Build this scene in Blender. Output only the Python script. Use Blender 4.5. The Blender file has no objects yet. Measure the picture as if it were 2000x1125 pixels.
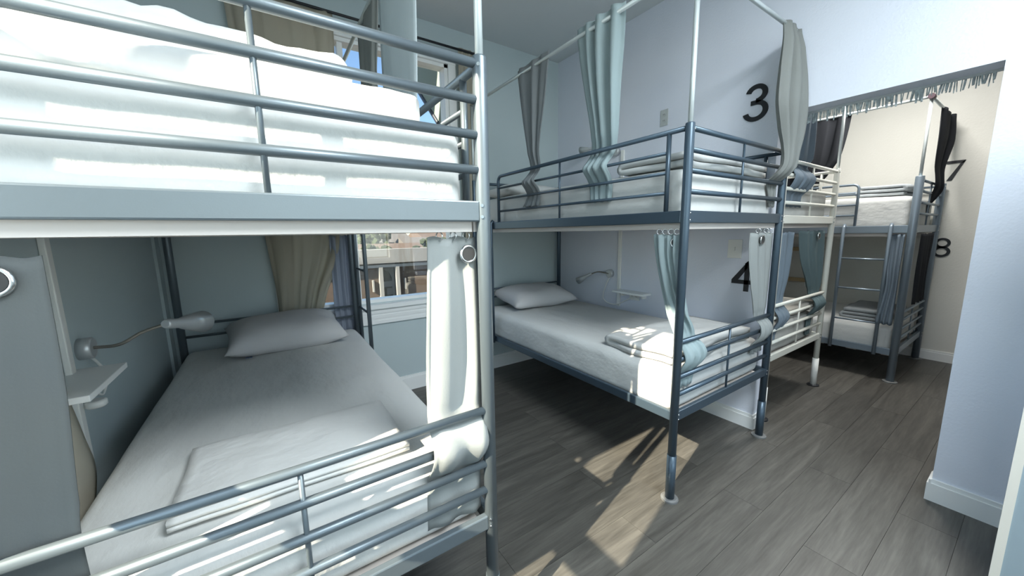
import bpy, bmesh, math, random
from mathutils import Vector, Matrix, noise
random.seed(7)
scene = bpy.context.scene
COL = scene.collection
# ---------------------------------------------------------------- camera
cam_d = bpy.data.cameras.new('camera'); cam = bpy.data.objects.new('camera', cam_d); COL.objects.link(cam)
RT = Vector((0.82966427, -0.55805318, -0.01529207)); UP = Vector((0.09691554, 0.11700106, 0.98839169)); FW = Vector((0.54978593, 0.82151531, -0.15115562))
M = Matrix.Identity(4)
for i in range(3):
    M[i][0] = RT[i]; M[i][1] = UP[i]; M[i][2] = -FW[i]
M[0][3], M[1][3], M[2][3] = -1.5426, -0.9213, 1.3248
cam.matrix_world = M
cam_d.sensor_width = 36; cam_d.lens = 706.0 / 2000 * 36; cam_d.clip_start = 0.02
scene.camera = cam
# ---------------------------------------------------------------- sky, sun, exposure
SUN_DIR = Vector((1.41, 0.365, -1.0))           # the way the sunlight travels
world = bpy.data.worlds.new('world'); scene.world = world; world.use_nodes = True
wn = world.node_tree; bg = wn.nodes['Background']
sky = wn.nodes.new('ShaderNodeTexSky'); sky.sky_type = 'NISHITA'; sky.sun_disc = False
sky.sun_elevation = math.radians(34); sky.sun_rotation = math.radians(255)
sky.air_density = 1.0; sky.dust_density = 0.2; sky.ozone_density = 3.0
wn.links.new(sky.outputs[0], bg.inputs[0]); bg.inputs[1].default_value = 0.22
sun_d = bpy.data.lights.new('sun', 'SUN'); sun = bpy.data.objects.new('sun', sun_d); COL.objects.link(sun)
sun.rotation_euler = SUN_DIR.to_track_quat('-Z', 'Y').to_euler(); sun.location = (-6, -3, 6)
sun_d.energy = 16.0; sun_d.angle = math.radians(0.6); sun_d.color = (1.0, 0.86, 0.69)
vs = scene.view_settings
vs.view_transform = 'Standard'; vs.look = 'None'; vs.gamma = 1.0; vs.use_curve_mapping = False; vs.exposure = 0.45
FILL_W = 80.0            # unseen fill lamp added on the dormitory ceiling
CEIL2_W = 40.0           # ceiling lamp of the second room
# area lamps added as fill at the left and front windows, besides the sky
def fill_lamp(name, loc, direction, w, h, power, color=(.84, .94, 1.0)):
    d = bpy.data.lights.new(name, 'AREA'); d.shape = 'RECTANGLE'; d.size = w; d.size_y = h; d.energy = power; d.color = color
    o = bpy.data.objects.new(name, d); COL.objects.link(o); o.location = loc; o.rotation_euler = Vector(direction).to_track_quat('-Z', 'Y').to_euler()
fill_lamp('fill_left', (-2.20, -.28, 1.68), (1, 0, 0), .52, 1.66, 5)
fill_lamp('fill_front', (-1.30, -3.13, 1.70), (0, 1, 0), 1.1, 1.7, 13)
fill_lamp('fill_front', (.10, -3.13, 1.70), (0, 1, 0), 1.1, 1.7, 13)
# ---------------------------------------------------------------- helpers
def tag(o, label=None, cat=None, group=None, kind=None):
    if label: o['label'] = label
    if cat: o['category'] = cat
    if group: o['group'] = group
    if kind: o['kind'] = kind
    return o
def empty(name, loc=(0, 0, 0)):
    o = bpy.data.objects.new(name, None); COL.objects.link(o); o.location = loc; o.empty_display_size = .1
    return o
def link_mesh(name, me, m, parent=None, smooth=False, loc=None):
    o = bpy.data.objects.new(name, me); COL.objects.link(o)
    if m is not None:
        if not me.materials: me.materials.append(m)
    if smooth:
        for p in me.polygons: p.use_smooth = True
    if parent is not None:
        o.parent = parent; o.matrix_parent_inverse = Matrix.Translation(-wloc(parent))
    if loc is not None: o.location = loc
    return o
def wloc(o):
    v = Vector((0, 0, 0))
    p = o
    if p.type == 'EMPTY': return p.location.copy()
    return v           # meshes are built in world coordinates
def build(name, bm, m, parent=None, smooth=False):
    bmesh.ops.recalc_face_normals(bm, faces=bm.faces)
    me = bpy.data.meshes.new(name); bm.to_mesh(me); bm.free()
    return link_mesh(name, me, m, parent, smooth)
def add_box(bm, lo, hi):
    vs_ = [bm.verts.new((x, y, z)) for x in (lo[0], hi[0]) for y in (lo[1], hi[1]) for z in (lo[2], hi[2])]
    for f in ((0, 1, 3, 2), (4, 6, 7, 5), (0, 4, 5, 1), (2, 3, 7, 6), (0, 2, 6, 4), (1, 5, 7, 3)):
        bm.faces.new([vs_[i] for i in f])
def box(name, lo, hi, m, parent=None, bevel=0):
    bm = bmesh.new(); add_box(bm, lo, hi)
    if bevel: bmesh.ops.bevel(bm, geom=bm.edges[:], offset=bevel, segments=2, affect='EDGES', profile=.5)
    return build(name, bm, m, parent)
def boxes(name, lst, m, parent=None):
    bm = bmesh.new()
    for lo, hi in lst: add_box(bm, lo, hi)
    return build(name, bm, m, parent)
def add_tube(bm, pts, r, seg=12, cap=True):
    pts = [Vector(p) for p in pts]; n = len(pts); rings = []
    rad = r if isinstance(r, (list, tuple)) else [r] * n
    t0 = (pts[1] - pts[0]).normalized()
    a = Vector((0, 0, 1)) if abs(t0.z) < .9 else Vector((1, 0, 0))
    nrm = t0.cross(a).normalized(); pt = t0
    for i in range(n):
        t = (pts[min(i + 1, n - 1)] - pts[max(i - 1, 0)]).normalized()
        q = pt.rotation_difference(t); nrm = (q @ nrm); nrm = (nrm - t * nrm.dot(t)).normalized(); pt = t
        b = t.cross(nrm)
        rings.append([bm.verts.new(pts[i] + rad[i] * (math.cos(k * 2 * math.pi / seg) * nrm + math.sin(k * 2 * math.pi / seg) * b)) for k in range(seg)])
    for i in range(n - 1):
        for k in range(seg):
            bm.faces.new((rings[i][k], rings[i][(k + 1) % seg], rings[i + 1][(k + 1) % seg], rings[i + 1][k]))
    if cap:
        bm.faces.new(rings[0][::-1]); bm.faces.new(rings[-1])
def tube(name, pts, r, m, parent=None, seg=12):
    bm = bmesh.new(); add_tube(bm, pts, r, seg)
    o = build(name, bm, m, parent)
    for p in o.data.polygons: p.use_smooth = len(p.vertices) == 4
    return o
def bez(pts, n=8):                                   # Catmull-Rom through points
    P = [Vector(p) for p in pts]; P = [2 * P[0] - P[1]] + P + [2 * P[-1] - P[-2]]; out = []
    for i in range(1, len(P) - 2):
        for k in range(n):
            t = k / n
            out.append(.5 * ((2 * P[i]) + (P[i + 1] - P[i - 1]) * t + (2 * P[i - 1] - 5 * P[i] + 4 * P[i + 1] - P[i + 2]) * t * t + (3 * P[i] - P[i - 1] - 3 * P[i + 1] + P[i + 2]) * t ** 3))
    out.append(P[-2]); return out
def add_torus(bm, c, nrm, R, r, seg=20, s2=8):
    nrm = Vector(nrm).normalized(); a = nrm.orthogonal().normalized(); b = nrm.cross(a); c = Vector(c); rings = []
    for i in range(seg):
        th = 2 * math.pi * i / seg; d = math.cos(th) * a + math.sin(th) * b
        rings.append([bm.verts.new(c + d * (R + r * math.cos(2 * math.pi * j / s2)) + nrm * r * math.sin(2 * math.pi * j / s2)) for j in range(s2)])
    for i in range(seg):
        for j in range(s2):
            bm.faces.new((rings[i][j], rings[(i + 1) % seg][j], rings[(i + 1) % seg][(j + 1) % s2], rings[i][(j + 1) % s2]))
def torus(name, c, nrm, R, r, m, parent=None, seg=20, s2=8):
    bm = bmesh.new(); add_torus(bm, c, nrm, R, r, seg, s2); return build(name, bm, m, parent, True)
def soft_box(bm, lo, hi, r, nz=.004, ns=3.0, dens=.05, seed=0., sag=0.):
    """a cushion: box with rounded edges, slightly uneven"""
    lo = Vector(lo); hi = Vector(hi); c = (lo + hi) / 2; h = (hi - lo) / 2
    def cuts(a):
        L = 2 * h[a]; n = max(2, int((L - 2 * r) / dens))
        return [-h[a], -h[a] + .3 * r, -h[a] + .65 * r] + [-h[a] + r + (L - 2 * r) * i / n for i in range(n + 1)] + [h[a] - .65 * r, h[a] - .3 * r, h[a]]
    cc = [cuts(0), cuts(1), cuts(2)]; cache = {}
    def vert(p):
        k = tuple(round(x, 6) for x in p)
        if k not in cache:
            q = Vector([max(-h[i] + r, min(h[i] - r, p[i])) for i in range(3)]); d = Vector(p) - q
            w = q + d.normalized() * r if d.length > 1e-9 else Vector(p)
            w += c
            nn = d.normalized() if d.length > 1e-9 else Vector((0, 0, 1))
            w += nn * nz * (noise.noise(w * ns + Vector((seed, 0, 0))) + .5 * noise.noise(w * ns * 2.7 + Vector((0, seed, 3))))
            if sag and p[2] > 0: w.z += sag * (1 - (p[0] / h[0]) ** 4) * (1 - (p[1] / h[1]) ** 4)
            cache[k] = bm.verts.new(w)
        return cache[k]
    for a in range(3):
        b, d = (a + 1) % 3, (a + 2) % 3
        for s in (-1, 1):
            for i in range(len(cc[b]) - 1):
                for j in range(len(cc[d]) - 1):
                    q = []
                    for (u, v) in ((i, j), (i + 1, j), (i + 1, j + 1), (i, j + 1)):
                        p = [0, 0, 0]; p[a] = s * h[a]; p[b] = cc[b][u]; p[d] = cc[d][v]; q.append(vert(p))
                    if len(set(q)) == 4:
                        try: bm.faces.new(q if s > 0 else q[::-1])
                        except ValueError: pass
# ---------------------------------------------------------------- materials
def mat(name, col, rough=.5, metal=0., bump=0., bscale=40., var=0., vscale=3., stretch=None, transl=0., spec=None, detail=4., dist=.01):
    m = bpy.data.materials.new(name); m.use_nodes = True; nt = m.node_tree; N = nt.nodes; L = nt.links
    b = N['Principled BSDF']; b.inputs['Base Color'].default_value = (*col, 1); b.inputs['Roughness'].default_value = rough; b.inputs['Metallic'].default_value = metal
    if spec is not None: b.inputs['Specular IOR Level'].default_value = spec
    geo = N.new('ShaderNodeNewGeometry'); src = geo.outputs['Position']
    if stretch:
        mp = N.new('ShaderNodeMapping'); mp.inputs['Scale'].default_value = stretch; L.new(src, mp.inputs[0]); src = mp.outputs[0]
    if var:
        n = N.new('ShaderNodeTexNoise'); n.inputs['Scale'].default_value = vscale; n.inputs['Detail'].default_value = 4; L.new(src, n.inputs[0])
        r = N.new('ShaderNodeValToRGB'); r.color_ramp.elements[0].position = .3; r.color_ramp.elements[1].position = .7
        r.color_ramp.elements[0].color = (*[c * (1 - var) for c in col], 1); r.color_ramp.elements[1].color = (*[min(1, c * (1 + var)) for c in col], 1)
        L.new(n.outputs[0], r.inputs[0]); L.new(r.outputs[0], b.inputs['Base Color'])
    if bump:
        n2 = N.new('ShaderNodeTexNoise'); n2.inputs['Scale'].default_value = bscale; n2.inputs['Detail'].default_value = detail; L.new(src, n2.inputs[0])
        bp = N.new('ShaderNodeBump'); bp.inputs['Strength'].default_value = bump; bp.inputs['Distance'].default_value = dist; L.new(n2.outputs[0], bp.inputs['Height']); L.new(bp.outputs[0], b.inputs['Normal'])
    if transl:
        t = N.new('ShaderNodeBsdfTranslucent'); t.inputs[0].default_value = (*col, 1); mx = N.new('ShaderNodeMixShader'); mx.inputs[0].default_value = transl
        L.new(b.outputs[0], mx.inputs[1]); L.new(t.outputs[0], mx.inputs[2]); L.new(mx.outputs[0], N['Material Output'].inputs[0])
    return m
WALL = mat('wall_paint_blue', (.70, .73, .81), .55, bump=.35, bscale=90, var=.03, vscale=1.5, dist=.004)
WALLB = mat('wall_paint_shaded', (.47, .545, .56), .6, bump=.12, bscale=90, dist=.003)  # grey tinted teal: the cool shade on these walls is put into the colour
WALLF = mat('wall_paint_cream', (.70, .69, .64), .6, bump=.35, bscale=70, var=.04, vscale=1.2, dist=.004)
CEIL = mat('ceiling_paint', (.62, .65, .66), .7, bump=.06, bscale=60)
TRIM = mat('trim_white', (.80, .81, .80), .4, bump=.02)
STEEL = mat('steel_slate_dark', (.062, .092, .122), .34, .45, bump=.02, bscale=300)
STEEL1 = mat('steel_slate_light', (.135, .165, .185), .38, .5, bump=.02, bscale=300)  # lighter tone of the slate steel, for the foreground bunk
STEEL7 = mat('steel_grey', (.22, .27, .32), .36, .45, bump=.02, bscale=300)
STEELW = mat('steel_cream', (.72, .72, .66), .4, 0, bump=.02, bscale=300)
POLE = mat('pole_galvanised', (.62, .67, .67), .38, .5, bump=.03, bscale=200)
SLEEVE = mat('riser_sleeve', (.58, .64, .64), .5)
CHROME = mat('chrome', (.65, .67, .68), .18, 1.)
BLACKP = mat('black_plastic', (.012, .014, .018), .45)
SIGN = mat('sign_black', (.010, .012, .016), .5)
SHEET = mat('sheet_white', (.60, .605, .59), .85, bump=.55, bscale=5, detail=6, dist=.03, spec=.2, stretch=(1.6, .8, 1.2))
PILLOWM = mat('pillow_grey', (.54, .53, .53), .9, bump=.3, bscale=14, dist=.01, spec=.2)
BLANK_G = mat('blanket_grey', (.45, .48, .50), .95, bump=.4, bscale=30, dist=.008, spec=.1)
BLANK_D = mat('blanket_dark', (.27, .29, .30), .95, bump=.4, bscale=30, dist=.008, spec=.1)
BLANK_W = mat('duvet_white', (.585, .585, .57), .9, bump=.6, bscale=9, dist=.02, spec=.2)
BOARD = mat('slat_board', (.56, .52, .49), .6)
LAMPM = mat('lamp_silver', (.55, .57, .58), .35, .5)
LAMPN = mat('lamp_neck', (.36, .33, .29), .3, .9)
PLAST = mat('white_plastic', (.80, .80, .77), .4)
GREYP = mat('grey_plate', (.16, .165, .165), .5, .1)
DARKH = mat('dark_hole', (.03, .03, .03), .6)
def cloth(name, col, transl=.2): return mat(name, col, .9, bump=.25, bscale=220, var=.04, vscale=4, transl=transl, spec=.15, dist=.002)
CL_LIGHT = cloth('curtain_light', (.33, .35, .345)); CL_GREY = cloth('curtain_grey', (.125, .135, .135)); CL_MID = cloth('curtain_mid', (.27, .29, .30))
CL_TEAL = cloth('curtain_teal', (.34, .42, .435)); CL_BLUE = cloth('curtain_blue', (.20, .25, .30)); CL_LAV = cloth('curtain_lavender', (.34, .38, .46)); CL_DKTEAL = cloth('curtain_dark_teal', (.13, .18, .19))
CL_BLACK = cloth('curtain_black', (.026, .028, .033), .03); CL_TAN = cloth('curtain_tan', (.58, .54, .45), .5); CL_PALE = cloth('curtain_pale', (.60, .66, .68), .3); CL_CREAM = cloth('curtain_cream', (.72, .68, .58), .5)
CL_WARM = cloth('curtain_warm_grey', (.25, .26, .25), .15)
GLASS = bpy.data.materials.new('window_glass'); GLASS.use_nodes = True
_n = GLASS.node_tree; _t = _n.nodes.new('ShaderNodeBsdfTransparent'); _t.inputs[0].default_value = (.96, .98, .97, 1); _g = _n.nodes.new('ShaderNodeBsdfGlossy'); _g.inputs['Roughness'].default_value = .02
_m = _n.nodes.new('ShaderNodeMixShader'); _m.inputs[0].default_value = .05; _n.links.new(_t.outputs[0], _m.inputs[1]); _n.links.new(_g.outputs[0], _m.inputs[2]); _n.links.new(_m.outputs[0], _n.nodes['Material Output'].inputs[0])
def floor_mat():
    m = bpy.data.materials.new('vinyl_plank'); m.use_nodes = True; nt = m.node_tree; N = nt.nodes; L = nt.links; b = N['Principled BSDF']
    geo = N.new('ShaderNodeNewGeometry'); oi = N.new('ShaderNodeObjectInfo'); mp = N.new('ShaderNodeMapping'); mp.inputs['Scale'].default_value = (1.5, 19, 1)
    mul = N.new('ShaderNodeVectorMath'); mul.operation = 'SCALE'; mul.inputs[0].default_value = (13, 57, 0); L.new(oi.outputs['Random'], mul.inputs['Scale'])
    L.new(geo.outputs['Position'], mp.inputs[0]); ad = N.new('ShaderNodeVectorMath'); L.new(mp.outputs[0], ad.inputs[0]); L.new(mul.outputs[0], ad.inputs[1])
    n1 = N.new('ShaderNodeTexNoise'); n1.inputs['Scale'].default_value = 1.0; n1.inputs['Detail'].default_value = 7; n1.inputs['Roughness'].default_value = .62; n1.inputs['Distortion'].default_value = .6; L.new(ad.outputs[0], n1.inputs[0])
    n2 = N.new('ShaderNodeTexNoise'); n2.inputs['Scale'].default_value = 5.0; n2.inputs['Detail'].default_value = 5; L.new(ad.outputs[0], n2.inputs[0])
    mx = N.new('ShaderNodeMix'); mx.inputs[0].default_value = .35; L.new(n1.outputs[0], mx.inputs[2]); L.new(n2.outputs[0], mx.inputs[3])
    r = N.new('ShaderNodeValToRGB'); e = r.color_ramp.elements; e[0].position = .32; e[0].color = (.042, .040, .035, 1); e[1].position = .70; e[1].color = (.122, .116, .102, 1)
    k = e.new(.5); k.color = (.076, .072, .064, 1)
    L.new(mx.outputs[0], r.inputs[0])
    hs = N.new('ShaderNodeHueSaturation'); L.new(r.outputs[0], hs.inputs['Color']); mr = N.new('ShaderNodeMapRange'); mr.inputs['To Min'].default_value = .86; mr.inputs['To Max'].default_value = 1.14; L.new(oi.outputs['Random'], mr.inputs[0]); L.new(mr.outputs[0], hs.inputs['Value'])
    L.new(hs.outputs[0], b.inputs['Base Color']); b.inputs['Roughness'].default_value = .42
    bp = N.new('ShaderNodeBump'); bp.inputs['Strength'].default_value = .12; bp.inputs['Distance'].default_value = .004; L.new(mx.outputs[0], bp.inputs['Height']); L.new(bp.outputs[0], b.inputs['Normal'])
    return m
FLOOR = floor_mat()
# ---------------------------------------------------------------- the room
XL, XR, XR2, XF = -2.09, 1.035, 1.16, 3.88
YB, YF, H = 2.04, -3.0, 2.985
struct = lambda o: tag(o, kind='structure')
floor = struct(box('floor', (XL - .12, YF - .12, -.10), (XF + .12, YB + .12, -.005), mat('subfloor', (.06, .055, .05), .8)))
pw, pl, row, y = .18, 1.22, 0, YF
bm = bmesh.new(); add_box(bm, (0, .0006, -.005), (1, pw - .0006, 0)); pm = bpy.data.meshes.new('plank'); bmesh.ops.recalc_face_normals(bm, faces=bm.faces); bm.to_mesh(pm); bm.free(); pm.materials.append(FLOOR)
while y < YB - .01:
    x = XL - ((row * .47) % 1) * pl
    while x < XF:
        a, b_ = max(x, XL), min(x + pl, XF)
        if b_ - a > .02:
            o = bpy.data.objects.new('plank', pm); COL.objects.link(o); o.parent = floor
            o.location = (a + .0006, y, 0); o.scale = (b_ - a - .0012, min(1, (YB - y) / pw), 1)
        x += pl
    y += pw; row += 1
struct(box('ceiling', (XL - .12, YF - .12, H), (XF + .12, YB + .12, H + .12), CEIL))
W1X0, W1X1, W1Z0, W1Z1 = -1.46, -.17, .79, 2.70          # back window
W2Y0, W2Y1, W2Z0, W2Z1 = -.58, .03, .80, 2.55            # window in the left wall
struct(boxes('wall_back', [((XL - .12, YB, 0), (W1X0, YB + .12, H)), ((W1X1, YB, 0), (XF + .12, YB + .12, H)), ((W1X0, YB, 0), (W1X1, YB + .12, W1Z0)), ((W1X0, YB, W1Z1), (W1X1, YB + .12, H))], WALLB))
struct(boxes('wall_left', [((XL - .12, YF, 0), (XL, W2Y0, H)), ((XL - .12, W2Y1, 0), (XL, YB, H)), ((XL - .12, W2Y0, 0), (XL, W2Y1, W2Z0)), ((XL - .12, W2Y0, W2Z1), (XL, W2Y1, H))], WALLB))
OY0, OY1, OZ = -.725, .065, 1.993
struct(boxes('wall_right', [((XR, OY1, 0), (XR2, YB, H)), ((XR, YF, 0), (XR2, OY0, H)), ((XR, OY0, OZ), (XR2, OY1, H))], WALL))
struct(box('wall_far', (XF, YF, 0), (XF + .12, YB, H), WALLF))
W3 = [(-1.9, -.7), (-.5, .7)]                            # two unseen windows, added to let in light from behind the camera
struct(boxes('wall_front', [((XL - .12, YF - .12, 0), (-1.9, YF, H)), ((-.7, YF - .12, 0), (-.5, YF, H)), ((.7, YF - .12, 0), (XF + .12, YF, H)), ((-1.9, YF - .12, 0), (.7, YF, .8)), ((-1.9, YF - .12, 2.6), (.7, YF, H))], WALLB))
def baseboard(name, lo, hi, axis, side):
    """square board with a thin stepped top; side is the room side direction along the other axis"""
    bm = bmesh.new(); add_box(bm, lo, (hi[0], hi[1], hi[2] - .02))
    lo2, hi2 = list(lo), list(hi); lo2[2] = hi[2] - .02; o = 1 - axis
    if side > 0: hi2[o] -= .006
    else: lo2[o] += .006
    add_box(bm, lo2, hi2)
    return struct(build(name, bm, TRIM))
baseboard('baseboard_right', (XR - .016, OY1, 0), (XR, YB, .10), 1, -1)
baseboard('baseboard_right_near', (XR - .016, -.94, 0), (XR, OY0, .11), 1, -1)
baseboard('baseboard_end', (XR - .016, OY1 - .014, 0), (XR2, OY1, .10), 0, -1)
baseboard('baseboard_jamb', (XR - .016, OY0, 0), (XR2, OY0 + .014, .11), 0, 1)
baseboard('baseboard_back', (XL, YB - .016, 0), (XR - .016, YB, .13), 0, -1)
baseboard('baseboard_far', (XF - .016, YF, 0), (XF, YB, .10), 1, -1)
baseboard('baseboard_left', (XL, YF, 0), (XL + .016, YB - .016, .10), 1, 1)
struct(boxes('trim_1', [((XL, 1.945, 0.1), (XL + .014, YB, H)), ], WALLB))     # corner board in the left back corner
def window(name, ax, x0, x1, z0, z1, yw, mull, rails, out=1, sill=True):
    """ax 0: window in a wall along x at y=yw; ax 1: along y at x=yw. out: which way is outdoors"""
    root = struct(empty(name, (x0, yw, 0) if ax == 0 else (yw, x0, 0)))
    def B(n, a0, a1, d0, d1, c0, c1, m, par=root):
        d0, d1 = sorted((yw + out * d0, yw + out * d1))
        lo, hi = ((a0, d0, c0), (a1, d1, c1)) if ax == 0 else ((d0, a0, c0), (d1, a1, c1))
        return box(n, lo, hi, m, par)
    for a0, a1, c0, c1 in ((x0, x0 + .03, z0, z1), (x1 - .03, x1, z0, z1), (x0, x1, z0, z0 + .025), (x0, x1, z1 - .025, z1)): B('window_frame', a0, a1, .0, .10, c0, c1, TRIM)
    xs = [x0 + .03] + mull + [x1 - .03]
    for mx_ in mull: B('mullion', mx_ - .018, mx_ + .018, .02, .09, z0, z1, TRIM)
    for i in range(len(xs) - 1):
        a, b_ = xs[i] + (.018 if i else 0), xs[i + 1] - (.018 if i < len(xs) - 2 else 0)
        s = None
        for c0, c1 in rails:
            B('sash_rail', a, b_, .04, .08, c0, c1, TRIM)
        zz = [z0 + .025] + [v for r in rails for v in r] + [z1 - .025]
        for j in range(0, len(zz), 2):
            B('pane', a, b_, .058, .062, zz[j], zz[j + 1], GLASS)
    cw = .065
    B('casing', x0 - cw, x0, -.018, 0, z0 - .05, z1 + cw, TRIM); B('casing', x1, x1 + cw, -.018, 0, z0 - .05, z1 + cw, TRIM); B('casing', x0 - cw, x1 + cw, -.022, 0, z1, z1 + cw, TRIM)
    if sill:
        B('sill', x0 - .09, x1 + .09, -.05, .02, z0 - .045, z0 - .012, TRIM)
        a = B('apron', x0 - .07, x1 + .07, -.02, 0, z0 - .17, z0 - .045, TRIM)
        for k, (c0, c1, d) in enumerate(((z0 - .085, z0 - .06, -.027), (z0 - .125, z0 - .10, -.024), (z0 - .17, z0 - .145, -.024))): B('moulding', x0 - .07, x1 + .07, d, -.02, c0, c1, TRIM, a)
window('window_1', 0, W1X0, W1X1, W1Z0, W1Z1, YB, [-.985], [(1.72, 1.78)])
window('window_2', 1, W2Y0, W2Y1, W2Z0, W2Z1, XL, [], [(1.06, 1.16)], out=-1, sill=False)
for i, (a, b_) in enumerate(W3): window('window_%d' % (3 + i), 0, a, b_, .8, 2.6, YF, [(a + b_) / 2], [(1.66, 1.72)], out=-1)
# door leaf at the right border, standing open
door = struct(empty('door_1', (.45, -1.70, 0)))
box('door_panel', (.45, -1.70, .02), (.485, -.952, 2.0), mat('door_paint', (.30, .37, .41), .45, bump=.05), door)
box('door_edge', (.447, -.952, .02), (.488, -.930, 2.0), mat('door_edge_cream', (.74, .70, .62), .5), door)
# ceiling lamps (both outside the picture; the dormitory one is added as fill)
GLOW = bpy.data.materials.new('lamp_diffuser'); GLOW.use_nodes = True; _b = GLOW.node_tree.nodes['Principled BSDF']; _b.inputs['Emission Color'].default_value = (1, .97, .93, 1); _b.inputs['Emission Strength'].default_value = 2.0
def ceiling_lamp(loc, power, size, label, color):
    x, y = loc; r = empty('ceiling_light', (x, y, H)); tag(r, label, 'ceiling light')
    box('housing', (x - size / 2, y - size / 2, H - .05), (x + size / 2, y + size / 2, H), PLAST, r)
    box('diffuser', (x - size / 2 + .03, y - size / 2 + .03, H - .06), (x + size / 2 - .03, y + size / 2 - .03, H - .05), GLOW, r)
    d = bpy.data.lights.new('ceiling_lamp', 'AREA'); d.shape = 'SQUARE'; d.size = size - .06; d.energy = power; d.color = color
    l = bpy.data.objects.new('bulb', d); COL.objects.link(l); l.location = (0, 0, -.07); l.parent = r
ceiling_lamp((-.55, -1.55), FILL_W, 1.1, 'unseen square fill light added on the ceiling behind the viewer', (.86, .95, 1.0))
ceiling_lamp((2.5, -.15), CEIL2_W, .6, 'square white ceiling light in the second room', (1.0, .98, .93))
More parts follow.
